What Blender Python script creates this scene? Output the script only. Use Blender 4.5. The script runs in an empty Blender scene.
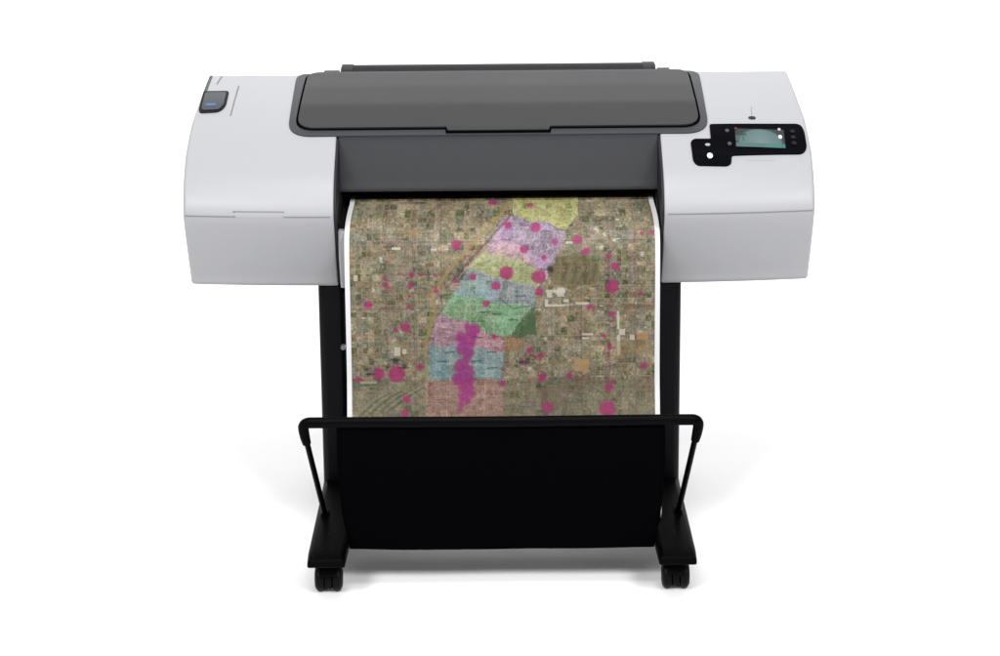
import bpy, bmesh, math, random
import numpy as np
from mathutils import Vector, Matrix
random.seed(4)
rng = np.random.default_rng(11)
R = math.radians
S = bpy.context.scene
COL = S.collection

# ------------------------------------------------------------------ camera
cam_d = bpy.data.cameras.new('camera'); cam = bpy.data.objects.new('camera', cam_d); COL.objects.link(cam)
S.camera = cam
cam_d.sensor_width = 36; cam_d.lens = 93.24; cam_d.clip_start = .1; cam_d.clip_end = 200
th, ro = R(17), R(0.5)
fw = Vector((0, math.cos(th), -math.sin(th))); rt = Vector((1, 0, 0)); up = rt.cross(fw)
r2 = rt*math.cos(ro) - up*math.sin(ro); u2 = rt*math.sin(ro) + up*math.cos(ro)
cam.matrix_world = Matrix(((r2.x, u2.x, -fw.x, 0.0), (r2.y, u2.y, -fw.y, -4.85), (r2.z, u2.z, -fw.z, 1.9335), (0, 0, 0, 1)))

# ------------------------------------------------------------------ studio light
W = bpy.data.worlds.new("World"); S.world = W; W.use_nodes = True
W.node_tree.nodes['Background'].inputs[0].default_value = (1, 1, 1, 1)
W.node_tree.nodes['Background'].inputs[1].default_value = 0.45

def area(name, loc, target, sx, sy, power, col=(1, 1, 1)):
    l = bpy.data.lights.new(name, 'AREA'); l.shape = 'RECTANGLE'; l.size = sx; l.size_y = sy
    l.energy = power; l.color = col
    o = bpy.data.objects.new(name, l); COL.objects.link(o); o.location = loc
    o.rotation_euler = (Vector(target)-Vector(loc)).to_track_quat('-Z', 'Y').to_euler()
    return o
area('overhead_softbox', (0, 1.0, 6.0), (0, 1.0, 0), 14, 14, 110)
area('key_softbox', (0, -0.85, 4.0), (0, 0.0, 0.2), 1.4, 0.7, 58)
for q in (-1, 1): area('front_softbox', (q*3.6, -5.4, 6.4), (0, 0, 0.5), 2.2, 2.2, 450)
area('back_fill', (0, 5.5, 4.8), (0, 0.2, 0), 7, 1.5, 80)  # unseen fill added from behind to whiten the floor under the housings
area('backdrop_light', (0, 4.5, 5.5), (0, 8.5, 1.5), 12, 2, 350)

S.view_settings.view_transform = 'Standard'; S.view_settings.look = 'None'
S.view_settings.exposure = 0; S.view_settings.gamma = 1
S.cycles.max_bounces = 8

# ------------------------------------------------------------------ materials
def mat(name, col, rough=.5, spec=.5, bump=0, bscale=400, var=0.0, vscale=3, coat=0):
    m = bpy.data.materials.new(name); m.use_nodes = True
    nt = m.node_tree; b = nt.nodes['Principled BSDF']
    b.inputs['Roughness'].default_value = rough; b.inputs['Specular IOR Level'].default_value = spec
    b.inputs['Coat Weight'].default_value = coat; b.inputs['Coat Roughness'].default_value = .12
    tc = nt.nodes.new('ShaderNodeTexCoord')
    n = nt.nodes.new('ShaderNodeTexNoise'); n.inputs['Scale'].default_value = vscale; n.inputs['Detail'].default_value = 6
    nt.links.new(tc.outputs['Object'], n.inputs['Vector'])
    mx = nt.nodes.new('ShaderNodeMix'); mx.data_type = 'RGBA'
    mx.inputs[6].default_value = tuple(c*(1-var) for c in col)+(1,); mx.inputs[7].default_value = tuple(min(1, c*(1+var)) for c in col)+(1,)
    nt.links.new(n.outputs['Fac'], mx.inputs[0]); nt.links.new(mx.outputs[2], b.inputs['Base Color'])
    if bump:
        n2 = nt.nodes.new('ShaderNodeTexNoise'); n2.inputs['Scale'].default_value = bscale; n2.inputs['Detail'].default_value = 2
        nt.links.new(tc.outputs['Object'], n2.inputs['Vector'])
        bp = nt.nodes.new('ShaderNodeBump'); bp.inputs['Strength'].default_value = bump; bp.inputs['Distance'].default_value = .001
        nt.links.new(n2.outputs['Fac'], bp.inputs['Height']); nt.links.new(bp.outputs[0], b.inputs['Normal'])
        mr = nt.nodes.new('ShaderNodeMapRange'); mr.inputs[3].default_value = rough*.9; mr.inputs[4].default_value = rough*1.1
        nt.links.new(n.outputs['Fac'], mr.inputs[0]); nt.links.new(mr.outputs[0], b.inputs['Roughness'])
    return m
M = dict(
    white=mat('light_grey_plastic', (.325, .326, .342), .42, .3, .12, 900, .012),
    seam=mat('panel_gap', (.10, .10, .11), .8, .1),
    groove=mat('shallow_groove', (.19, .19, .205), .8, .1),
    lid=mat('grey_plastic', (.030, .0295, .030), .40, .15, .2, 900, .03),
    frame=mat('mid_grey_plastic', (.035, .036, .041), .42, .22, .2, 900, .03),
    side=mat('dark_grey_plastic', (.018, .018, .021), .55, .15, .1, 900, .03),
    black=mat('black_plastic', (.004, .004, .0045), .5, .12, .1, 700),
    deep=mat('black_recess', (.0015, .0015, .0015), .9, 0),
    metal=mat('black_painted_steel', (.0008, .0008, .0010), .45, .03, .1, 600),
    rail=mat('black_tube', (.0010, .0010, .0014), .42, .04, .1, 600),
    column=mat('satin_black_steel', (.0026, .0026, .0042), .35, .09, .1, 600),
    panel=mat('smooth_grey_panel', (.027, .028, .032), .22, .4, .05, 900, .02),
    cloth=mat('black_fabric', (.0014, .0014, .0018), 1, 0, .4, 1500),
    rubber=mat('black_rubber', (.003, .003, .0035), .6, .08),
    wheel=mat('dark_wheel_plastic', (.0025, .0025, .0035), .40, .08),
    gloss=mat('glossy_black_panel', (.0018, .0019, .003), .25, .02),
    navy=mat('dark_blue_plastic', (.020, .026, .036), .3, .4),
    blue=mat('blue_mark', (.045, .11, .24), .4, .3),
    btn=mat('white_button', (.80, .82, .84), .4, .3),
    dim=mat('grey_button', (.05, .05, .055), .4, .3),
    reddot=mat('red_mark', (.10, .01, .012), .4, .3),
    print_grey=mat('grey_printing', (.33, .33, .37), .6, .2),
    clip=mat('grey_metal_clip', (.18, .18, .19), .35, .5),
)
# lcd screen: lit, pale in the middle with a dark arc over it
sm = bpy.data.materials.new('lit_screen'); sm.use_nodes = True; nt = sm.node_tree; b = nt.nodes['Principled BSDF']
b.inputs['Base Color'].default_value = (.01, .02, .02, 1); b.inputs['Roughness'].default_value = .25
at = nt.nodes.new('ShaderNodeAttribute'); at.attribute_name = 'ink'
nt.links.new(at.outputs['Color'], b.inputs['Emission Color']); b.inputs['Emission Strength'].default_value = .5
M['screen'] = sm
# printed paper
pm = bpy.data.materials.new('printed_paper'); pm.use_nodes = True; nt = pm.node_tree; b = nt.nodes['Principled BSDF']
at = nt.nodes.new('ShaderNodeAttribute'); at.attribute_name = 'ink'
nt.links.new(at.outputs['Color'], b.inputs['Base Color']); b.inputs['Roughness'].default_value = .55; b.inputs['Specular IOR Level'].default_value = .25
M['paper'] = pm
# studio floor
fm = bpy.data.materials.new('white_studio_floor'); fm.use_nodes = True; nt = fm.node_tree; b = nt.nodes['Principled BSDF']
b.inputs['Roughness'].default_value = .9; b.inputs['Specular IOR Level'].default_value = .1
n = nt.nodes.new('ShaderNodeTexNoise'); n.inputs['Scale'].default_value = 1.5
mx = nt.nodes.new('ShaderNodeMix'); mx.data_type = 'RGBA'; mx.inputs[6].default_value = (.88, .88, .88, 1); mx.inputs[7].default_value = (.90, .90, .90, 1)
nt.links.new(n.outputs['Fac'], mx.inputs[0]); nt.links.new(mx.outputs[2], b.inputs['Base Color'])
M['floor'] = fm

# ------------------------------------------------------------------ helpers
def link(name, me, m, parent=None, smooth=True, angle=35):
    o = bpy.data.objects.new(name, me); COL.objects.link(o)
    if m: me.materials.append(m)
    if parent: o.parent = parent
    if smooth:
        me.shade_smooth() if hasattr(me, 'shade_smooth') else None
        try: me.set_sharp_from_angle(angle=R(angle))
        except Exception: pass
    return o
def mesh(name, v, f, m, parent=None, **k):
    me = bpy.data.meshes.new(name); me.from_pydata([tuple(map(float, p)) for p in v], [], f); me.update()
    bm = bmesh.new(); bm.from_mesh(me); bmesh.ops.recalc_face_normals(bm, faces=bm.faces); bm.to_mesh(me); bm.free()
    return link(name, me, m, parent, **k)
def bev(o, w, seg=3):
    b = o.modifiers.new('bevel', 'BEVEL'); b.width = w; b.segments = seg; b.limit_method = 'ANGLE'; b.angle_limit = R(30)
    b.harden_normals = False
    return o
class MB:
    def __init__(s): s.v = []; s.f = []
    def add(s, v, f):
        n = len(s.v); s.v += [tuple(p) for p in v]; s.f += [tuple(i+n for i in q) for q in f]; return s
    def hexa(s, p):      # 8 points: bottom ring, top ring
        return s.add(p, [(0, 3, 2, 1), (4, 5, 6, 7), (0, 1, 5, 4), (1, 2, 6, 5), (2, 3, 7, 6), (3, 0, 4, 7)])
    def box(s, x0, x1, y0, y1, z0, z1):
        return s.hexa([(x0, y0, z0), (x1, y0, z0), (x1, y1, z0), (x0, y1, z0), (x0, y0, z1), (x1, y0, z1), (x1, y1, z1), (x0, y1, z1)])
    def prism(s, prof, x0, x1):      # closed (y,z) profile swept along x
        n = len(prof)
        v = [(x0, y, z) for y, z in prof]+[(x1, y, z) for y, z in prof]
        f = [(i, (i+1) % n, n+(i+1) % n, n+i) for i in range(n)]+[tuple(range(n))[::-1], tuple(range(n, 2*n))]
        return s.add(v, f)
    def tube(s, pts, rad, seg=14):
        pts = [Vector(p) for p in pts]; n = len(pts); rads = rad if isinstance(rad, (list, tuple)) else [rad]*n
        t0 = (pts[1]-pts[0]).normalized(); a = t0.orthogonal().normalized(); v = []
        for i, p in enumerate(pts):
            t = (pts[min(i+1, n-1)]-pts[max(i-1, 0)]).normalized()
            a = (a-t*a.dot(t)).normalized(); bb = t.cross(a)
            for k in range(seg):
                q = 2*math.pi*k/seg; v.append(p+(a*math.cos(q)+bb*math.sin(q))*rads[i])
        f = [(i*seg+k, i*seg+(k+1) % seg, (i+1)*seg+(k+1) % seg, (i+1)*seg+k) for i in range(n-1) for k in range(seg)]
        f += [tuple(range(seg))[::-1], tuple((n-1)*seg+k for k in range(seg))]
        return s.add(v, f)
    def lathe_x(s, cx, cy, cz, prof, seg=32):   # prof: (x offset, radius)
        v = []; n = len(prof)
        for dx, r in prof:
            for k in range(seg):
                q = 2*math.pi*k/seg; v.append((cx+dx, cy+r*math.cos(q), cz+r*math.sin(q)))
        f = [(i*seg+k, i*seg+(k+1) % seg, (i+1)*seg+(k+1) % seg, (i+1)*seg+k) for i in range(n-1) for k in range(seg)]
        f += [tuple(range(seg))[::-1], tuple((n-1)*seg+k for k in range(seg))]
        return s.add(v, f)
    def build(s, name, m, parent=None, **k): return mesh(name, s.v, s.f, m, parent, **k)
def empty(name, loc=(0, 0, 0)):
    o = bpy.data.objects.new(name, None); COL.objects.link(o); o.location = loc; o.empty_display_size = .1; return o
def catmull(P, n=8):
    P = [np.array(p, float) for p in P]; P = [2*P[0]-P[1]]+P+[2*P[-1]-P[-2]]; out = []
    for i in range(1, len(P)-2):
        a, b, c, d = P[i-1:i+3]
        for k in range(n):
            t = k/n; out.append(.5*((2*b)+(-a+c)*t+(2*a-5*b+4*c-d)*t*t+(-a+3*b-3*c+d)*t**3))
    out.append(P[-2]); return np.array(out)

# ------------------------------------------------------------------ setting: a white sweep
v = []; f = []
prof = [(-14, 0), (0, 0), (7.5, 0)]+[(7.5+1.5*math.sin(a), 1.5-1.5*math.cos(a)) for a in np.linspace(.1, math.pi/2, 12)]+[(9, 7)]
for y, z in prof: v += [(-14, y, z), (14, y, z)]
f = [(2*i, 2*i+1, 2*i+3, 2*i+2) for i in range(len(prof)-1)]
flo = mesh('floor', v, f, M['floor']); flo['kind'] = 'structure'

# ------------------------------------------------------------------ the printer
P = empty('large_format_printer')
P['label'] = 'light grey wide-format printer on a black wheeled stand with a black catch basket'
P['category'] = 'printer'

CP = [(.40, .876), (.33, .859), (.25, .836), (.17, .808), (.10, .776), (.05, .748), (.018, .718), (.002, .690), (.003, .668), (.02, .630), (.047, .580), (.070, .540), (.078, .523)]
PR = catmull(CP)                                   # top-back -> front -> lower front edge
NS = PR.shape[0]
TOP = PR[:57][::-1]
XI, XO = .320, .612
def bow(x):
    u = max(0., (abs(x)-.32)/.29); return .02*u*u
def fade(y): return 1.0 if y < .2 else max(0, 1-(y-.2)/.19)
def ztop(x, y):
    b = bow(x); return float(np.interp(y-b*fade(y-b*fade(y)), TOP[:, 0], TOP[:, 1]))
def xout(y, z):
    if z > .66: return float(np.interp(y, [0, .1, .2, .27, .4], [.6135, .6160, .6130, .6065, .596]))
    return .6135
# closed body profile with outward normals
BOT = [(.083, .5165), (.095, .5145), (.20, .5145), (.30, .5145), (.395, .5145), (.407, .519), (.410, .53), (.410, .70), (.410, .862), (.407, .872)]
LOOP = np.vstack([PR, np.array(BOT)])
def loop_normals(L):
    t = np.roll(L, -1, 0)-np.roll(L, 1, 0); t /= np.linalg.norm(t, axis=1)[:, None]
    n = np.stack([t[:, 1], -t[:, 0]], 1)
    c = L.mean(0)
    s = np.sign(((L-c)*n).sum(1)); s[s == 0] = 1
    return n*s[:, None]
LN = loop_normals(LOOP)

def body_side(sgn):
    """one end housing, its outer end rounded over"""
    sec = []
    r_in, r_out = .003, .008
    for a in np.linspace(math.pi/2, 0, 4): sec.append(('in', r_in*(1-math.cos(a)), r_in*(1-math.sin(a)) if False else r_in*(1-math.cos(math.pi/2-a)), a))
    v = []; n = len(LOOP)
    stations = []
    for a in np.linspace(0, math.pi/2, 4): stations.append((0, r_in*(1-math.sin(a)), r_in*(1-math.cos(a)), 'i'))
    for t in np.linspace(.04, .9, 12): stations.append((t, 0, 0, 'm'))
    for a in np.linspace(0, math.pi/2, 7): stations.append((1, r_out*(1-math.sin(a)), r_out*(1-math.cos(a)), 'o'))
    rows = []
    for t, d1, d2, k in stations:
        row = []
        for (y, z), (ny, nz) in zip(LOOP, LN):
            xo = xout(y, z)
            if k == 'i': x = XI+d2; off = d1; x = XI+r_in*0+d2*0+ (d2); 
            elif k == 'm': x = XI+r_in+(xo-r_out-XI-r_in)*t; off = 0
            else: x = xo-r_out+ (r_out-d1) if False else xo-d1; off = d2
            if k == 'i': off = d1; x = XI+d2
            yy = y+bow(x)*fade(y)
            row.append((sgn*x, yy-ny*off, z-nz*off))
        rows.append(row)
    v = [p for r in rows for p in r]
    f = [(i*n+k, i*n+(k+1) % n, (i+1)*n+(k+1) % n, (i+1)*n+k) for i in range(len(rows)-1) for k in range(n)]
    # caps as fans
    for ri in (0, len(rows)-1):
        c = np.mean(rows[ri], 0); v.append(tuple(c)); ci = len(v)-1
        f += [(ri*n+k, ri*n+(k+1) % n, ci) for k in range(n)]
    return v, f
# stations for 'i': a=0 -> d1=r (inset), d2=0 (x at edge); a=90 -> d1=0, d2=r ; 'o': a=0 -> d1=r, d2=0 ; a=90 -> d1=0,d2=r

def seam_z(): return .677
def front_y(z, x):                                  # body front surface at height z
    q = PR[40:]; return float(np.interp(z, q[::-1, 1], q[::-1, 0]))+bow(x)
def surf_pt(x, s, off=0):                           # s = index along profile (float)
    i = min(int(s), NS-2); t = s-i; y, z = PR[i]*(1-t)+PR[i+1]*t
    n = LN[i]*(1-t)+LN[i+1]*t
    return (x, y+bow(x)+n[0]*off, z+n[1]*off)

def drape(outline, m, name, parent, top=.002, bottom=-.001, cuts=.012, xcuts=None, base=None, bevel=0):
    """a plate with the given plan outline, lying on the body's curved top"""
    bm = bmesh.new(); vs = [bm.verts.new((x, y, 0)) for x, y in outline]; bm.faces.new(vs)
    ys = [p[1] for p in outline]; y = min(ys)+cuts
    while y < max(ys)-.001:
        bmesh.ops.bisect_plane(bm, geom=bm.verts[:]+bm.edges[:]+bm.faces[:], plane_co=(0, y, 0), plane_no=(0, 1, 0)); y += cuts
    for x in (xcuts or []):
        bmesh.ops.bisect_plane(bm, geom=bm.verts[:]+bm.edges[:]+bm.faces[:], plane_co=(x, 0, 0), plane_no=(1, 0, 0))
    r = bmesh.ops.extrude_face_region(bm, geom=bm.faces[:])
    topv = [g for g in r['geom'] if isinstance(g, bmesh.types.BMVert)]
    ts = set(topv)
    fn = base or ztop
    for q in bm.verts:
        x, yv = q.co.x, q.co.y; e = .002
        sl = (fn(x, yv+e)-fn(x, yv-e))/(2*e); L = math.sqrt(1+sl*sl); off = top if q in ts else bottom
        q.co = Vector((x, yv-off*sl/L, fn(x, yv)+off/L))
    bmesh.ops.recalc_face_normals(bm, faces=bm.faces)
    me = bpy.data.meshes.new(name); bm.to_mesh(me); bm.free()
    o = link(name, me, m, parent)
    if bevel: bev(o, bevel, 2)
    return o
def rpoly(pts, rads, n=6):
    """round the corners of a polygon"""
    out = []; N = len(pts)
    for i in range(N):
        p = Vector(pts[i]); a = Vector(pts[i-1])-p; b = Vector(pts[(i+1) % N])-p; r = rads[i] if isinstance(rads, (list, tuple)) else rads
        if r <= 0: out.append(tuple(p)); continue
        r = min(r, a.length*.49, b.length*.49); A = p+a.normalized()*r; B = p+b.normalized()*r
        for k in range(n+1):
            t = k/n; q = A*(1-t)**2+p*2*t*(1-t)+B*t*t; out.append((q.x, q.y))
    return out

for sgn in (-1, 1):
    v, f = body_side(sgn)
    h = mesh('end_housing', v, f, M['white'], P, angle=50)
    # door seam: a thin dark line around the front and the end
    def seam_strip(x0, x1, z0, z1, proud=.0006, n=14):
        vv = []
        for x in np.linspace(x0, x1, n):
            for z in (z0, z1): vv.append((sgn*x, front_y(z, x)-proud, z))
        return vv, [(2*i, 2*i+1, 2*i+3, 2*i+2) for i in range(n-1)]
    s = MB()
    if sgn < 0:
        for a, b in ((XI+.006, .4155), (.5155, .6095)): s.add(*seam_strip(a, b, .6765, .6785))
        # finger notch in the door's top edge
        s.add(*seam_strip(.4155, .5155, .6870, .6890, n=6)); s.add(*seam_strip(.5100, .5155, .6765, .6890, n=2)); s.add(*seam_strip(.4155, .4170, .6765, .6890, n=2))
        s.build('door_gap', M['groove'], h)
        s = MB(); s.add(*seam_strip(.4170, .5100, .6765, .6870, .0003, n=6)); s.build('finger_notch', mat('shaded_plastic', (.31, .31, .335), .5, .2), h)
    else:
        s.add(*seam_strip(XI+.006, .6095, .6765, .6785)); s.build('door_gap', M['groove'], h)

# inner cheeks of the paper bay, dark grey
for sgn in (-1, 1):
    ins = LOOP-LN*.005
    MB().prism([(y, z) for y, z in ins], sgn*.3155, sgn*.3198).build('bay_cheek', M['side'], P, angle=50)

# grey cover frame that spans the whole top
FR = rpoly([(-.413, .404), (-.417, .1545), (.417, .1545), (.413, .404)], [.030, .05, .05, .030], 10)
drape(FR, M['frame'], 'cover_frame', P, .0025, -.001, .008, bevel=.0015,
      base=lambda x, y: float(np.interp(y, TOP[:, 0], TOP[:, 1])))
# lid with its own crease
LZ = [(.0, .728), (.155, .8010), (.170, .8075), (.255, .8390), (.33, .8595), (.40, .8750)]
lidz = lambda x, y: float(np.interp(y, [p[0] for p in LZ], [p[1] for p in LZ]))
def lidsm(x, y):   # slightly softened crease
    return sum(lidz(x, y+d) for d in (-.006, -.003, 0, .003, .006))/5
G = rpoly([(-.393, .404), (-.4045, .1715), (.4045, .1715), (.393, .404)], [.03, .042, .042, .03], 10)
drape(G, M['deep'], 'lid_gap_shade', P, .0045, -.004, .008, base=lidsm)  # black slab standing in for the line of shade around the lid
L = rpoly([(-.3885, .402), (-.400, .1755), (-.103, .1755), (-.100, .1640), (.100, .1640), (.103, .1755), (.400, .1755), (.3885, .402)],
          [.028, .038, .002, .002, .002, .002, .038, .028], 10)
lid = drape(L, M['lid'], 'lid', P, .0075, .003, .006, base=lidsm, bevel=.0012)
G2 = [(-.105, .1735), (-.1035, .1590), (.1035, .1590), (.105, .1735)]
drape(G2, M['deep'], 'grip_recess', lid, .0056, -.002, .005, base=lidsm)

# sloping front panel under the lid
FP = [(.1552, .8005), (.1548, .7960), (.1545, .790), (.1538, .760), (.1520, .715), (.1510, .697), (.1520, .690), (.160, .6885), (.30, .6885), (.30, .80)]
MB().prism(FP, -.3150, .3150).build('front_panel', M['panel'], P, angle=40)

# paper bay: black platen, slot and side guides
MB().prism([(.30, .684), (.30, .640), (.05, .628), (.052, .632), (.048, .636), (.050, .642), (.08, .652), (.30, .662)], -.3150, .3150).build('platen', M['black'], P)
MB().box(-.3150, .3150, .27, .30, .60, .80).build('slot_back', M['deep'], P)
MB().box(-.3150, .3150, .166, .30, .676, .6882).build('slot_lip', M['deep'], P)
for sgn in (-1, 1):
    MB().prism([(.165, .686), (.165, .655), (.075, .640), (.060, .648), (.065, .660), (.10, .675)], sgn*.3152, sgn*.3115).build('paper_guide', M['black'], P)
# light lower fascia behind the paper
bev(MB().prism([(.03, .641), (.029, .63), (.045, .58), (.078, .512), (.35, .509), (.35, .641)], -.3145, .3145).build('lower_fascia', M['white'], P), .003)
# underside tray above the stand
bev(MB().box(-.300, .300, .112, .38, .487, .5140).build('base_tray', M['black'], P), .004)

# rear roll cover: a dark bar behind the body with end brackets
rc = [(.47+.030*math.cos(a), .8525+.030*math.sin(a)) for a in np.linspace(0, 2*math.pi, 28, endpoint=False)]
roll = MB().prism(rc, -.318, .318).build('roll_cover', M['side'], P)
for x0, x1 in ((-.326, -.300), (.300, .328)):
    bev(MB().prism([(.455, .8815), (.438, .875), (.42, .862), (.42, .80), (.505, .80), (.51, .860), (.492, .881)], x0, x1).build('roll_bracket', M['side'], P), .003)
for x0, x1 in ((-.360, -.327), (.329, .356)):
    bev(MB().prism([(.413, .878), (.413, .80), (.45, .80), (.45, .872), (.44, .8785)], x0, x1).build('bracket_foot', M['side'], P), .003)

# ---- left end: dark latch, strip and shallow grooves
lt = drape(rpoly([(-.5985, .3300), (-.5465, .3290), (-.5480, .2700), (-.5590, .2480), (-.5985, .2480), (-.6020, .2600)], [.006, .008, .016, .014, .010, .008]), M['black'], 'latch', P, .0026, -.002, .006, bevel=.0008)
drape(rpoly([(-.5940, .3230), (-.5515, .3225), (-.5530, .2720), (-.5610, .2555), (-.5935, .2550), (-.5965, .2640)], .006), M['navy'], 'latch_face', lt, .0038, .001, .006, bevel=.0006)
drape([(-.5880, .2780), (-.5680, .2780), (-.5690, .2690), (-.5890, .2690)], M['blue'], 'blue_mark', lt, .0043, .003, .006)
drape([(-.5925, .4010), (-.5865, .4010), (-.5920, .3310), (-.5990, .3310)], M['seam'], 'dark_strip', P, .0010, -.002)
for a, b in (((-.5288, .3536), (-.5359, .2351)), ((-.5670, .4010), (-.5746, .362))):
    drape([(a[0]-.0016, a[1]), (a[0]+.0016, a[1]), (b[0]+.0016, b[1]), (b[0]-.0016, b[1])], M['groove'], 'shallow_groove', P, .0005, -.001)

# ---- right end: control panel
cpn = drape(rpoly([(.4190, .1830), (.6000, .1915), (.6060, .1690), (.6065, .1210), (.5965, .1040), (.4620, .0930), (.4560, .0915), (.4535, .0710), (.4450, .0650), (.3870, .0650), (.3795, .0765), (.3780, .1280), (.3850, .1370), (.4185, .1375)],
                  [.006, .012, .008, .014, .010, .004, .004, .008, .008, .010, .008, .010, .008, .003]), M['gloss'], 'control_panel', P, .0030, -.002, .006, bevel=.001)
# screen, its picture drawn as lit segments
nx, ny = 60, 40
vv = []; cc = []
for j in range(ny+1):
    for i in range(nx+1):
        u, w = i/nx, j/ny; x = .4680+(.5650-.4680)*u; y = .1160+(.1690-.1160)*w
        x -= .0012*(1-w); z0 = ztop(x, y); vv.append((x, y-.0015, z0+.0030))
        d = math.hypot((u-.5)/.47, (w-.25)/.78)
        base = np.array([.22, .36, .36])*(1-.25*abs(u-.5))+np.array([.14, .15, .15])*max(0, 1-d*1.1)
        k = min(1, max(0, (1.0-d)*9)); 
        if w < .22: k = max(k, .85); base = np.array([.10, .42, .38]) if u > .6 else np.array([.16, .34, .33])
        if u < .22 and .3 < w < .62: k = max(k, .55)
        if u < .22 and .62 < w < .75: k = min(k, .2)
        if .14 < u < .18 and .3 < w < .6: k *= .5
        c = base*k+np.array([.004, .008, .009])*(1-k); cc.append((*c, 1))
ff = [(j*(nx+1)+i, j*(nx+1)+i+1, (j+1)*(nx+1)+i+1, (j+1)*(nx+1)+i) for j in range(ny) for i in range(nx)]
sc = mesh('screen', vv, ff, M['screen'], cpn)
ca = sc.data.color_attributes.new('ink', 'FLOAT_COLOR', 'POINT'); ca.data.foreach_set('color', np.array(cc, np.float32).ravel())
def disc(x, y, rx, ry, m, name, parent, top=.0045, n=14):
    return drape([(x+rx*math.cos(2*math.pi*k/n), y+ry*math.sin(2*math.pi*k/n)) for k in range(n)], m, name, parent, top, 0, .02)
disc(.5560, .1690, .0030, .0040, M['print_grey'], 'button', cpn)
disc(.5560, .1465, .0036, .0052, M['btn'], 'button', cpn)
disc(.4109, .1191, .0050, .0030, M['print_grey'], 'button', cpn)
disc(.4131, .0889, .0055, .0068, M['btn'], 'button', cpn)
disc(.4524, .1614, .0040, .0045, M['dim'], 'button', cpn)
disc(.4543, .1231, .0040, .0045, M['dim'], 'button', cpn)
disc(.4700, .1680, .0030, .0030, M['reddot'], 'indicator', cpn)
for y in (.165, .148, .131): disc(.5820, y, .0050, .0050, mat('faint_key', (.006, .006, .007), .3, .2), 'button', cpn)
disc(.5061, .2097, .0075, .0055, M['side'], 'sensor_dot', P, .0012)
drape([(.5061, .2200), (.5075, .2200), (.5085, .2500), (.5072, .2500)], M['groove'], 'shallow_groove', P, .0004, -.001)
# tiny illegible printing under the panel, plus a small mark at its end
s = MB(); x = .4853; 
while x < .5383:
    w = random.uniform(.0016, .0034); h = random.choice([.003, .0045, .0038]); y0 = .0815+(x-.4853)*.05
    pts = [(x, y0), (x+w, y0), (x+w, y0+h), (x, y0+h)]
    s.add([(a, b-.0002, ztop(a, b)+.0006) for a, b in pts], [(0, 1, 2, 3)]); x += w+random.choice([.0008, .0008, .0026])
s.build('small_printing', M['print_grey'], P)
s = MB(); a0 = .592; pts = [(a0, .084), (a0+.004, .084), (a0+.004, .094), (a0, .094)]; s.add([(a, b-.0002, ztop(a, b)+.0006) for a, b in pts], [(0, 1, 2, 3)])
s.build('small_mark', M['print_grey'], P)

# ------------------------------------------------------------------ stand
for sgn in (-1, 1):
    xo, xi = sgn*.3630, sgn*.3080
    c = MB()
    c.box(min(xo, xi), max(xo, xi), .118, .190, .075, .5150)
    col = bev(c.build('stand_column', M['column'], P), .012, 4)
    if True:
        MB().tube([(sgn*.3150, .119, .379), (sgn*.3150, .108, .379)], [.005, .005]).build('clip', M['clip'] if sgn < 0 else M['black'], col)
    # long foot, wide and deep in front, lower at the back
    o, i = sgn*.368, sgn*.297
    ft = MB(); secs = [(-.305, o, i, .072, .088, .005), (-.27, o, i-sgn*.001, .070, .096, .006), (.10, o-sgn*.004, i-sgn*.009, .055, .092, .008), (.20, o-sgn*.004, i-sgn*.009, .055, .092, .008), (.44, o-sgn*.002, i-sgn*.006, .066, .090, .008)]
    vv = []
    for y, a, b, z0, z1, ch in secs:
        s_ = 1 if a > b else -1
        vv += [(a, y, z0), (a, y, z1-ch), (a-s_*ch, y, z1), (b+s_*ch, y, z1), (b, y, z1-ch), (b, y, z0)]
    n = 6; ff = [(k*n+j, k*n+(j+1) % n, (k+1)*n+(j+1) % n, (k+1)*n+j) for k in range(len(secs)-1) for j in range(n)]+[tuple(range(n)), tuple((len(secs)-1)*n+j for j in range(n))]
    ft.add(vv, ff); foot = bev(ft.build('foot', M['metal'], P), .003, 2)
    MB().tube([(sgn*.332, -.190, .090), (sgn*.332, -.190, .0965)], .0018, 8).build('screw', M['side'], foot)
    for yc in (-.236, .415):
        cx = sgn*.3325
        cs = MB(); cs.tube([(cx, yc, .074), (cx, yc, .050)], [.012, .010])
        hood = [(yc+.022*math.cos(a), .0255+.022*math.sin(a)) for a in np.linspace(0, 2*math.pi, 22, endpoint=False)]
        cs.prism(hood, cx-.0065, cx+.0065)
        arc = np.linspace(R(25), R(155), 14)
        cs.prism([(yc+.0285*math.cos(a), .0257+.0285*math.sin(a)) for a in arc]+[(yc+.0268*math.cos(a), .0257+.0268*math.sin(a)) for a in arc[::-1]], cx-.0175, cx+.0175)
        ca_ = bev(cs.build('caster', M['rubber'], P), .0012, 2)
        for s2 in (-1, 1):
            r = .0257
            pr = [(-.0090, r*.6), (-.0095, r-.0045), (-.0080, r-.0012), (-.005, r), (.003, r), (.0062, r-.0018), (.0088, r-.0062), (.0094, r*.58), (.0080, r*.56), (.0080, r*.25), (.0092, r*.2)]
            if s2 < 0: pr = [(-a, b) for a, b in pr][::-1]
            w = MB().lathe_x(cx+s2*.0172, yc, r, pr); w.build('wheel', M['wheel'], ca_)
bev(MB().box(-.308, .308, .140, .165, .20, .27).build('cross_brace', M['metal'], P), .004)

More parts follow.
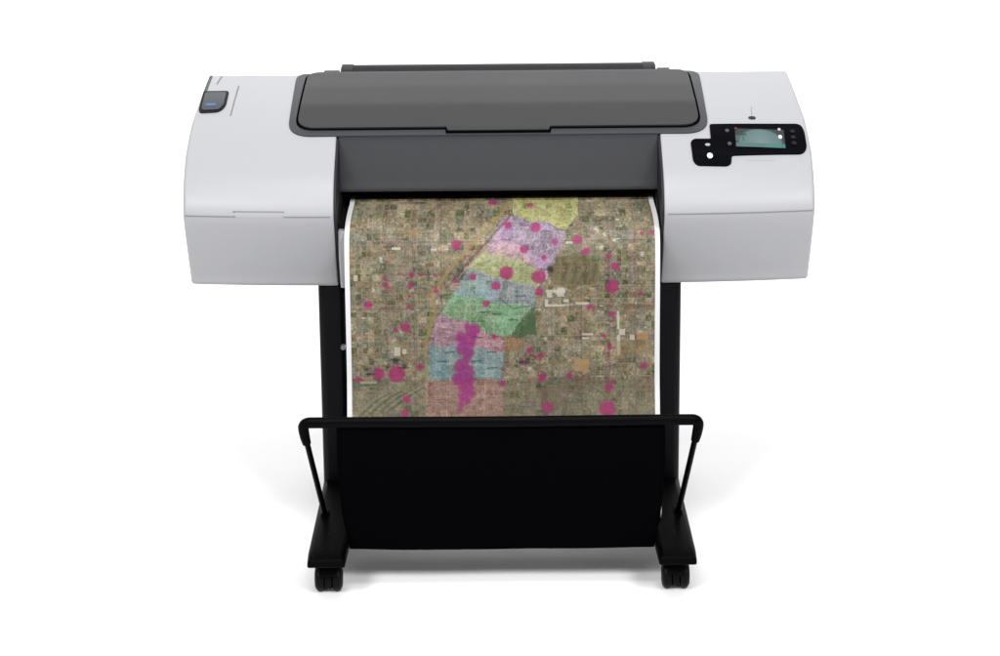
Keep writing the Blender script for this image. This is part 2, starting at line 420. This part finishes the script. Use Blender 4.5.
# ------------------------------------------------------------------ catch basket
# rim: straight bar across the front, elbows, then arms down to the feet
RY, RZ = -.250, .344
pts = []
xa = .3715
bk = MB()
bk.tube([(-xa+.012, RY, RZ), (-.30, RY, RZ), (0, RY, RZ-.001), (.30, RY, RZ), (xa-.012, RY, RZ)], .0106, 20)
rim = bk.build('basket_rim', M['rail'], P)
for sgn in (-1, 1):
    ep = [[(sgn*(xa-.022), RY, RZ), (sgn*(xa-.010), RY, RZ), (sgn*(xa-.003), RY+.002, RZ-.004), (sgn*xa, RY+.005, RZ-.012), (sgn*(xa-.002), RY+.009, RZ-.030), (sgn*(xa-.005), RY+.013, RZ-.046)],
                  [.0102, .0104, .0104, .0102, .0096, .0082]]
    ep = catmull([tuple(map(float, p))+(q,) for p, q in zip(*ep)], 6)
    MB().tube([p[:3] for p in ep], [p[3] for p in ep], 16).build('elbow', M['metal'], rim)
    MB().tube([(sgn*(xa-.0045), RY+.012, RZ-.040), (sgn*.3465, -.080, .088)], .0056, 12).build('basket_arm', M['metal'], P)
    bev(MB().box(min(sgn*.340, sgn*.356), max(sgn*.340, sgn*.356), -.095, -.060, .085, .103).build('arm_pivot', M['metal'], P), .005)
# fabric sling: front wall, rounded bottom and a back wall up to a rear bar
FP2 = catmull([(RY+.004, RZ-.008, .309), (RY-.001, RZ-.022, .309), (RY+.002, .25, .309), (RY+.015, .16, .304), (RY+.028, .090, .294), (RY+.046, .0705, .292), (-.10, .068, .292), (.00, .075, .295), (.06, .12, .298), (.085, .20, .300), (.095, .31, .300)], 6)
nxx = 40; vv = []
for k, (y, z, hw) in enumerate(FP2):
    for i in range(nxx+1):
        u = -1+2*i/nxx; t = min(1, k/10)
        sag = .0014*math.sin(u*5+1)*t+.0006*math.sin(u*11+k*.2)*t
        vv.append((u*hw, y+sag, z+(.0025*(u*u-.3) if k > 20 else 0)))
n = nxx+1; ff = [(k*n+i, k*n+i+1, (k+1)*n+i+1, (k+1)*n+i) for k in range(len(FP2)-1) for i in range(nxx)]
fb = mesh('basket_fabric', vv, ff, M['cloth'], P, angle=80)
sd = fb.modifiers.new('thickness', 'SOLIDIFY'); sd.thickness = .0015; sd.offset = 0
MB().tube([(-.309, .098, .312), (.309, .098, .312)], .007, 12).build('rear_bar', M['metal'], P)

# ------------------------------------------------------------------ the printed map
PC = .0050; PH = .3065                                 # paper centre and half width
PP = catmull([(.30, .6705), (.22, .6695), (.16, .6680), (.10, .6640), (.055, .6560), (.024, .6420), (.005, .6180), (-.003, .585), (-.006, .54), (-.010, .45), (-.020, .36), (-.040, .30), (-.075, .22), (-.115, .14), (-.125, .105), (-.095, .088), (-.03, .088), (.03, .10)], 24)
seg = np.r_[0, np.cumsum(np.linalg.norm(np.diff(PP, axis=0), axis=1))]
STEP = .00098
NV = int(seg[-1]/STEP); NU = 620
sv = np.linspace(0, seg[-1], NV+1); py = np.interp(sv, seg, PP[:, 0]); pz = np.interp(sv, seg, PP[:, 1])
uu = np.linspace(-1, 1, NU+1)
# rows of the map, in map units: the sheet's length measured from where it leaves the slot
C0 = np.array([0, -4.85, 1.9335])
def row_of(y, z):
    d = np.array([0, y, z])-C0; w = d[1]*fw.y+d[2]*fw.z; return 328-2590*(d[1]*up.y+d[2]*up.z)/w
rows_tab = np.array([row_of(a, c) for a, c in PP])
k0 = int(np.argmin(np.abs(PP[:, 0]-.155))); s0 = seg[k0]
vis = (seg >= s0) & (seg < 1.0)
kend = int(np.argmax(rows_tab > 423)); 
Lk = np.array([s0]+[float(np.interp(r, rows_tab[k0:kend], seg[k0:kend])) for r in range(205, 421, 8)])
Rk = np.array([197.]+list(range(205, 421, 8)))
V = np.interp(sv, Lk, Rk); V = np.where(sv > Lk[-1], Rk[-1]+(sv-Lk[-1])/.00205, V); V = np.where(sv < s0, Rk[0]-(s0-sv)/.006, V)
Ux = 501.5+uu*157.5                                    # map x units, margins included
X, Y = np.meshgrid(Ux, V)                              # (NV+1, NU+1)

def vnoise(shape_xy, fx, fy, seed):
    r = np.random.default_rng(seed); x = (X-300)*fx; y = (Y-150)*fy
    xi = np.floor(x).astype(int); yi = np.floor(y).astype(int); tx = x-xi; ty = y-yi
    tx = tx*tx*(3-2*tx); ty = ty*ty*(3-2*ty)
    T = r.random((257, 257)); g = lambda a, b: T[a % 257, b % 257]
    return (g(xi, yi)*(1-tx)+g(xi+1, yi)*tx)*(1-ty)+(g(xi, yi+1)*(1-tx)+g(xi+1, yi+1)*tx)*ty
def cell(fx, fy, seed, ox=0, oy=0):
    r = np.random.default_rng(seed); xi = np.floor((X-300+ox)*fx).astype(int); yi = np.floor((Y-150+oy)*fy).astype(int)
    return r.random((257, 257))[xi % 257, yi % 257]
def srgb(r, g, b): 
    c = np.array([r, g, b])/255.; return np.where(c <= .04045, c/12.92, ((c+.055)/1.055)**2.4)
img = np.zeros(X.shape+(3,)); img[:] = (143, 133, 110)
N1 = vnoise(0, .9, .9, 1); N2 = vnoise(0, .45, .45, 2); N3 = vnoise(0, .12, .12, 3); N4 = vnoise(0, .035, .035, 4)
WX = (vnoise(0, .6, .6, 41)-.5)*2.2; WY = (vnoise(0, .6, .6, 42)-.5)*2.2          # ragged edges
big = cell(1/26., 1/27., 5); mid = cell(1/9., 1/7., 6, 3, 2)
bxs = np.cumsum(np.r_[345, np.random.default_rng(51).uniform(4.5, 9.5, 60)]); bys = np.cumsum(np.r_[150, np.random.default_rng(52).uniform(4., 8., 60)])
ix = np.searchsorted(bxs, X); iy = np.searchsorted(bys, Y)
fx = X-bxs[np.clip(ix-1, 0, 60)]; fy = Y-bys[np.clip(iy-1, 0, 60)]
BT = np.random.default_rng(53).random((80, 80, 3)); blk = BT[ix % 80, iy % 80]
hx = cell(1/1.9, 1/1.25, 54); hy = cell(1/1.25, 1/1.9, 55); hs = np.where(blk[..., 0] > .5, hx, hy)
h3 = cell(1/1.0, 1/1.0, 56)
rowpat = np.where(blk[..., 0] > .5, np.cos(Y*2*math.pi/2.6), np.cos(X*2*math.pi/2.6))
lum = (hs-.5)*20+(h3-.5)*8+(N1-.5)*20+(N2-.5)*22+(N3-.5)*20+(N4-.5)*14+(big-.5)*18+(blk[..., 1]-.5)*30+rowpat*4
lum += np.where(hs > .94, 20, 0)-np.where(hs < .07, 16, 0)
street = ((fx < .75) | (fy < .7)) & (blk[..., 2] > .18)
lum += np.where(blk[..., 1] < .09, -13, 0)+np.where(blk[..., 1] > .93, 12, 0)
lum = np.where(street, lum*.35+11+(N2-.5)*20+(N3-.5)*14, lum)
img += 1.12*lum[..., None]*np.array([1, .97, .88])
img[(blk[..., 1] < .09) & ~street] += np.array([-6, 2, -6])
tint = vnoise(0, .1, .14, 57)-.5; t2 = vnoise(0, .3, .3, 58)-.5
img += tint[..., None]*np.array([18, 4, -8])+t2[..., None]*np.array([12, -6, 2])
gr = vnoise(0, .5, .6, 10)
img[gr > .76] += np.array([-26, -14, -24])
def seg_dist(x0, y0, x1, y1):
    dx, dy = x1-x0, y1-y0; t = np.clip(((X-x0)*dx+(Y-y0)*dy)/(dx*dx+dy*dy), 0, 1); return np.hypot(X-x0-t*dx, Y-y0-t*dy)
def blend(mask, col, a):
    m = (np.clip(mask, 0, 1)*a)[..., None]; img[:] = img*(1-m)+np.array(col, float)*m
def road(pts, w, col, a):
    d = np.min([seg_dist(*pts[i], *pts[i+1]) for i in range(len(pts)-1)], axis=0); blend(np.clip(w/2-d+.5, 0, 1), col, a)
XR = X+WX*.6+(vnoise(0, .1, .1, 61)-.5)*4; YR = Y+WY*.6+(vnoise(0, .1, .1, 62)-.5)*4
def poly_mask(P_):
    ins = np.zeros(X.shape, bool); n = len(P_)
    for i in range(n):
        x0, y0 = P_[i]; x1, y1 = P_[(i+1) % n]
        if y0 == y1: continue
        c = ((YR >= min(y0, y1)) & (YR < max(y0, y1))) & (XR < x0+(YR-y0)*(x1-x0)/(y1-y0)); ins ^= c
    return ins.astype(float)
def box(x0, y0, x1, y1, col, a): blend(((X > x0) & (X < x1) & (Y > y0) & (Y < y1)).astype(float), col, a)
def dot(x, y, r, col=(170, 34, 108), a=.84):
    w = (N1-.5)*1.4+(h3-.5)*.9; d = np.hypot(X-x+WX*.35, (Y-y)*1.04+WY*.35)
    blend(np.clip((r+w*1.3-d)*.55+.5, 0, 1)*(.88+.3*(h3-.5)), col, a); 
    if r > 2.2: blend(np.clip(1-abs(d-r*.3)/r, 0, 1)*(h3 > .6), (206, 84, 140), .35*min(1, a))
# small city streets
rg = np.random.default_rng(21)
for x in range(352, 660, 9):
    road([(x+rg.uniform(-2, 2), 197), (x+rg.uniform(-2, 2), 425)], .8, (168, 158, 138), .22)
for y in range(203, 425, 7):
    road([(349, y+rg.uniform(-1, 1)), (655, y+rg.uniform(-1, 1))], .7, (112, 103, 88), .25)
for x in (385, 412, 440, 550, 580, 608, 634): road([(x, 197), (x+1, 425)], 1.3, (120, 88, 96), .42)
for y in (242, 274, 308, 338, 380): road([(349, y), (655, y-1)], 1.2, (112, 84, 90), .42)
for a in range(0, 64):                                   # dark and reddish cuts
    x, y = rg.uniform(350, 652), rg.uniform(200, 422); l = rg.uniform(3, 13)
    c = [(92, 72, 66), (120, 44, 72), (84, 90, 66), (70, 66, 60)][rg.integers(4)]
    road([(x, y), (x+l, y)] if rg.random() < .6 else [(x, y), (x, y+l*.7)], rg.uniform(.6, 1.3), c, .6)
for a in range(150):                                   # roofs and bare lots
    x, y = rg.uniform(350, 650), rg.uniform(206, 422); w, h = rg.uniform(.8, 4), rg.uniform(.6, 2.2)
    c = [(214, 208, 190), (196, 184, 160), (178, 150, 110), (206, 196, 196), (110, 122, 84)][rg.integers(5)]
    box(x, y, x+w, y+h, c, rg.uniform(.45, .85))
# curving suburb lines lower left
for k in range(9):
    road([(352+k*5, 416-k), (368+k*6, 400-k), (380+k*6, 394-k), (394+k*5, 392+k)], .9, (66, 72, 46) if k % 2 else (186, 180, 156), .75)
# golf course / park, right of the band
blend(poly_mask([(556, 258), (575, 252), (598, 262), (600, 282), (572, 290), (552, 284), (546, 272)]), (104, 94, 62), .55)
for k in range(9):
    x = 556+k*5; road([(x, 284-(k % 3)*3), (x+5, 268), (x+3, 260+(k % 2)*4)], 1.2, (62, 74, 40) if k % 2 else (150, 140, 100), .55)
dot(595.5, 259, 4, (70, 110, 70), .7); dot(550, 270, 3, (40, 44, 34), .8)
blend(poly_mask([(600, 232), (612, 240), (606, 258), (586, 262), (580, 246)]), (170, 162, 140), .3)
# white buildings and coloured lots, then shade painted low on the sheet
for q in ((545, 290, 564, 293), (546, 293, 551, 298), (556, 288, 563, 297), (544, 304.5, 568, 307), (544, 300, 547, 307), (562, 300, 568, 303), (616, 312, 618.5, 330), (618, 330, 624, 336), (616, 336, 619, 356), (392, 346, 398, 355), (400, 348, 404, 353), (357, 380, 374, 382.5), (353, 274, 357, 280), (391, 246.5, 400, 249), (430, 248, 436, 250), (629, 336, 634, 341), (575, 303, 588, 305), (565, 242, 572, 244), (474, 258, 480, 262), (581, 334, 592, 336), (581, 338, 588, 340)):
    box(*q, (222, 216, 200), .8)
for x, y, r in ((596, 230, 2.2), (614, 241, 1.9), (641, 255, 1.7), (600, 248, 2), (604, 236, 1.5), (516, 384.5, 1.4), (528, 369, 2), (544, 339, 2), (411, 289, 1.8), (372, 289, 1.6), (380, 258, 2), (446, 249, 1.5)): dot(x, y, r, (226, 220, 208), .85)
box(573.5, 360, 588, 372, (200, 160, 110), .7); box(636, 334, 647, 341, (190, 140, 86), .7); box(402, 228, 420, 236, (170, 132, 82), .4); box(386, 258, 412, 272, (160, 150, 128), .35)
box(616, 342, 650, 356, (160, 126, 84), .35); box(534, 386, 566, 406, (150, 116, 92), .25); box(350, 380, 656, 425, (88, 84, 62), .34); box(502, 338, 521, 350, (176, 128, 92), .5)  # the full-width box puts shade into the ink of the lower sheet
# planning districts over the aerial picture, translucent
def band(P_, col, a=.62):
    col = [c+(235-c)*.14 for c in col]; blend(poly_mask(P_)*(.93+.14*(N2-.5)+.16*(h3-.5)), col, a*.88)
band([(513, 190), (579, 190), (578, 216), (567, 230), (548, 225), (512, 216)], (196, 200, 112), .72)
band([(512, 216), (548, 225), (566, 231), (562, 246), (554, 259), (549, 270), (539, 272), (522, 256), (486, 244), (500, 222)], (160, 130, 196), .66)
band([(486, 244), (499, 238), (521, 246), (536, 258), (524, 266), (510, 262), (478, 256)], (208, 160, 190), .72)
band([(530, 258), (550, 258), (546, 276), (532, 276)], (190, 150, 196), .6)
band([(481, 250), (500, 254), (522, 262), (541, 275), (537, 288), (500, 282), (468, 268)], (178, 198, 120), .72)
band([(468, 268), (500, 280), (536, 286), (533, 307), (498, 304), (452, 294)], (140, 160, 184), .72)
band([(462, 282), (484, 276), (492, 300), (450, 300)], (128, 186, 168), .5)
band([(452, 294), (500, 303), (532, 306), (520, 335), (506, 338), (470, 326), (440, 312)], (118, 186, 134), .72)
band([(531, 305), (534, 336), (509, 336)], (62, 90, 50), .8)
band([(440, 312), (470, 326), (462, 346), (424, 346), (431, 328)], (182, 126, 164), .75)
band([(470, 326), (500, 338), (503, 350), (500, 354), (462, 348)], (206, 132, 166), .75)
band([(424, 346), (462, 343), (503, 353), (499, 380), (424, 380)], (124, 164, 172), .8)
band([(424, 380), (499, 380), (499, 430), (424, 430)], (168, 112, 106), .72)
band([(526, 222), (530, 223), (524, 246), (519, 244)], (210, 176, 190), .35)
band([(500, 226), (514, 228), (508, 240), (494, 238)], (186, 150, 210), .5)
band([(498, 243), (520, 247), (518, 256), (496, 252)], (226, 176, 176), .6)
band([(502, 262), (516, 264), (512, 276), (498, 274)], (200, 200, 140), .5)
band([(482, 284), (500, 287), (494, 302), (474, 298)], (150, 176, 196), .5)
band([(490, 306), (524, 308), (510, 328), (500, 330)], (100, 176, 124), .4)
band([(533, 306), (536, 337), (508, 337)], (44, 78, 36), .85)
band([(430, 352), (446, 352), (446, 376), (430, 376)], (110, 158, 176), .45)
band([(472, 356), (496, 358), (494, 378), (474, 378)], (136, 176, 186), .4)
for q in ([(500, 222), (560, 236)], [(486, 244), (552, 262)], [(470, 264), (540, 278)], [(512, 216), (478, 262)], [(538, 226), (520, 270)], [(462, 282), (534, 292)], [(478, 270), (462, 322)], [(508, 284), (500, 334)], [(440, 330), (500, 344)], [(424, 362), (500, 366)], [(446, 346), (444, 420)], [(484, 350), (482, 420)], [(424, 396), (499, 396)]):
    road(q, .9, (214, 208, 190), .35)
# speckle inside the districts
inb = poly_mask([(513, 190), (579, 190), (578, 216), (562, 246), (549, 272), (533, 307), (520, 336), (503, 350), (499, 430), (424, 430), (424, 345), (440, 312), (470, 262), (500, 222)])
img += (inb*((N1-.5)*22+(hs-.5)*16+(blk[..., 1]-.5)*14+np.where(street, 9, 0)))[..., None]; img += (inb*(cell(1/3.6, 1/2.2, 33)-.5)*16)[..., None]
road([(530, 232), (520, 250), (508, 272), (498, 300)], 1.3, (96, 130, 80), .5)
road([(498, 298), (512, 309), (528, 306)], 1.2, (60, 90, 80), .6)
road([(474, 250), (466, 300), (462, 330)], 1.0, (200, 206, 190), .35)
# diagonal highway left of the districts
HW = [(512, 200), (500, 214), (491, 224), (470, 246), (452, 266), (437, 284), (430, 294), (434, 311), (428, 327), (424, 345), (424, 380)]
road(HW, 3.4, (172, 146, 84), .62); road([(x+9, y+3) for x, y in HW[1:6]], 2.0, (120, 70, 80), .5); road([(x+12, y+4) for x, y in HW[1:6]], 1.2, (196, 178, 164), .6)
# river of magenta down the lower districts
riv = np.full(X.shape, -9.)
for x, y, r in ((466, 326, 3.5), (473, 329, 6), (470, 334, 6.5), (460, 337, 6), (466, 341, 8.5), (462, 348, 7.5), (467, 353, 5.5), (464, 359, 5), (460, 366, 8), (463, 372, 9), (457, 378, 7), (465, 380, 7.5), (464, 387, 7.5), (467, 393, 6), (461, 397, 5.5), (465, 400, 4), (459, 404, 3.5), (458, 409, 2.5)):
    riv = np.maximum(riv, r-np.hypot(X-x+WX*.5, Y-y+WY*.5))
blend(np.clip((riv+(N1-.5)*1.6+(N2-.5)*2+1)*.45, 0, 1)*(.9+.2*(h3-.5)), (170, 40, 128), .78)
blend(np.clip(riv-2, 0, 1)*(N2 > .55), (150, 50, 140), .5)
# dotted incident marks along the main streets
rs = np.random.default_rng(77)
for (x0, y0, x1, y1, nn) in ((372, 242, 402, 242, 7), (384, 274, 440, 275, 13), (385, 262, 386, 296, 9), (409, 272, 410, 298, 6), (428, 296, 480, 240, 18), (434, 300, 484, 244, 14), (607, 246, 610, 300, 9), (609, 300, 608, 410, 20), (560, 236, 655, 234, 8), (350, 378, 372, 379, 5), (520, 346, 545, 366, 14), (404, 360, 420, 366, 4), (540, 370, 548, 414, 7), (360, 300, 372, 306, 4), (392, 324, 412, 332, 5), (560, 306, 600, 309, 6), (426, 345, 428, 412, 8), (500, 350, 500, 412, 7), (404, 394, 404, 416, 6), (560, 380, 650, 381, 9)):
    for k in range(nn):
        t = rs.random(); x = x0+(x1-x0)*t+rs.normal()*1.1; y = y0+(y1-y0)*t+rs.normal()*1.1
        dot(x, y, rs.uniform(.5, 1.4), [(150, 40, 84), (132, 48, 72), (168, 52, 100), (96, 44, 56)][rs.integers(4)], rs.uniform(.4, .75))
for x, y, r in ((366, 373, 2), (393, 360, 3), (402, 366, 2.5), (386, 366, 2), (520, 362, 2), (514, 366, 1.6), (549, 269, 3), (538, 385, 1.8), (604, 250, 1.4)): dot(x, y, r, (38, 36, 32), .7)
for x, y, r in ((455.7, 244.5, 5), (492, 200, 4.5), (471.6, 277, 3.5), (495, 286, 4.5), (434.7, 290.6, 2.5), (455, 280.5, 2.5), (411, 274, 2), (420, 274, 1.5), (385, 277, 2), (385, 285, 2.5), (409, 286, 2.5),
                (531, 204.8, 3), (507.5, 225.5, 3.5), (535, 228, 5), (554.5, 242, 3), (523.5, 249.5, 4), (542.8, 258, 2.5), (505.4, 273, 7), (537.7, 277, 7), (538.6, 292, 4), (576.3, 240.3, 4.5), (584.7, 252, 4), (614, 267, 4), (611.5, 287.3, 6.5), (608, 257, 2.5), (651.8, 234, 2), (641.7, 235, 1.5), (639, 295, 2),
                (404, 326.5, 4.5), (394, 329, 2.2), (366.5, 304, 4), (407.6, 306, 2), (418.6, 366, 3), (404, 398.7, 3.8), (402, 412.5, 3.5), (394, 373, 8.5), (375.7, 373, 6), (354.6, 377.7, 2.5), (485, 303.6, 3.5), (492.7, 336.6, 2),
                (589, 307.7, 3), (528, 350, 3), (539, 356, 3), (524, 363, 2.3), (540, 378, 4), (568.6, 376, 3.2), (545.7, 408, 5.5), (608, 388, 4), (606, 409.7, 8), (610.6, 315, 3), (608.8, 347.6, 2.5), (643.6, 366.8, 3), (602, 336, 2), (500, 384, 3), (390, 440, 5), (560, 450, 6)):
    dot(x, y, r)
for x, y in ((476, 337), (440, 361), (475, 361), (491, 368), (484, 312), (496, 314), (545, 232), (505, 240), (520, 296), (545, 270), (393, 359), (402, 367), (368, 373), (520, 362), (512, 320), (448, 352), (490, 352), (540, 387)):   # place names too small to read
    for k in range(4): road([(x-5+k*2.7, y+rg.uniform(-.5, .5)), (x-3.6+k*2.7, y+rg.uniform(-.5, .5))], 1.1, (34, 44, 58), .6)
img = np.clip(img, 6, 250)/255.
lin = np.where(img <= .04045, img/12.92, ((img+.055)/1.055)**2.4)
lin = lin*np.array([.52, .51, .50])
edge = (np.abs(X-501.5) > 157.5-5.0)
lin[edge] = (.56, .56, .57)
me = bpy.data.meshes.new('printed_map'); nvx = NU+1; nvy = NV+1
co = np.empty((nvy, nvx, 3)); co[..., 0] = PC+.0006+uu[None, :]*(PH-.0045*np.clip((py[:, None]-.02)/.12, 0, 1)**1.0); co[..., 1] = py[:, None]; co[..., 2] = pz[:, None]
me.vertices.add(nvx*nvy); me.vertices.foreach_set('co', co.astype(np.float32).ravel())
a = np.arange(nvy-1)[:, None]*nvx+np.arange(nvx-1)[None, :]
q = np.stack([a, a+1, a+1+nvx, a+nvx], -1).reshape(-1)
nf = q.size//4; me.loops.add(nf*4); me.polygons.add(nf)
me.loops.foreach_set('vertex_index', q.astype(np.int32)); me.polygons.foreach_set('loop_start', np.arange(0, nf*4, 4, dtype=np.int32))
me.polygons.foreach_set('loop_total', np.full(nf, 4, np.int32)); me.update(calc_edges=True)
ca = me.color_attributes.new('ink', 'FLOAT_COLOR', 'POINT')
rgba = np.ones((nvy, nvx, 4), np.float32); rgba[..., :3] = lin; ca.data.foreach_set('color', rgba.ravel())
mp = link('printed_map', me, M['paper'], None)
me.shade_smooth()
mp['label'] = 'aerial city map with pastel districts and magenta dots hanging from the printer slot'
mp['category'] = 'printed map'
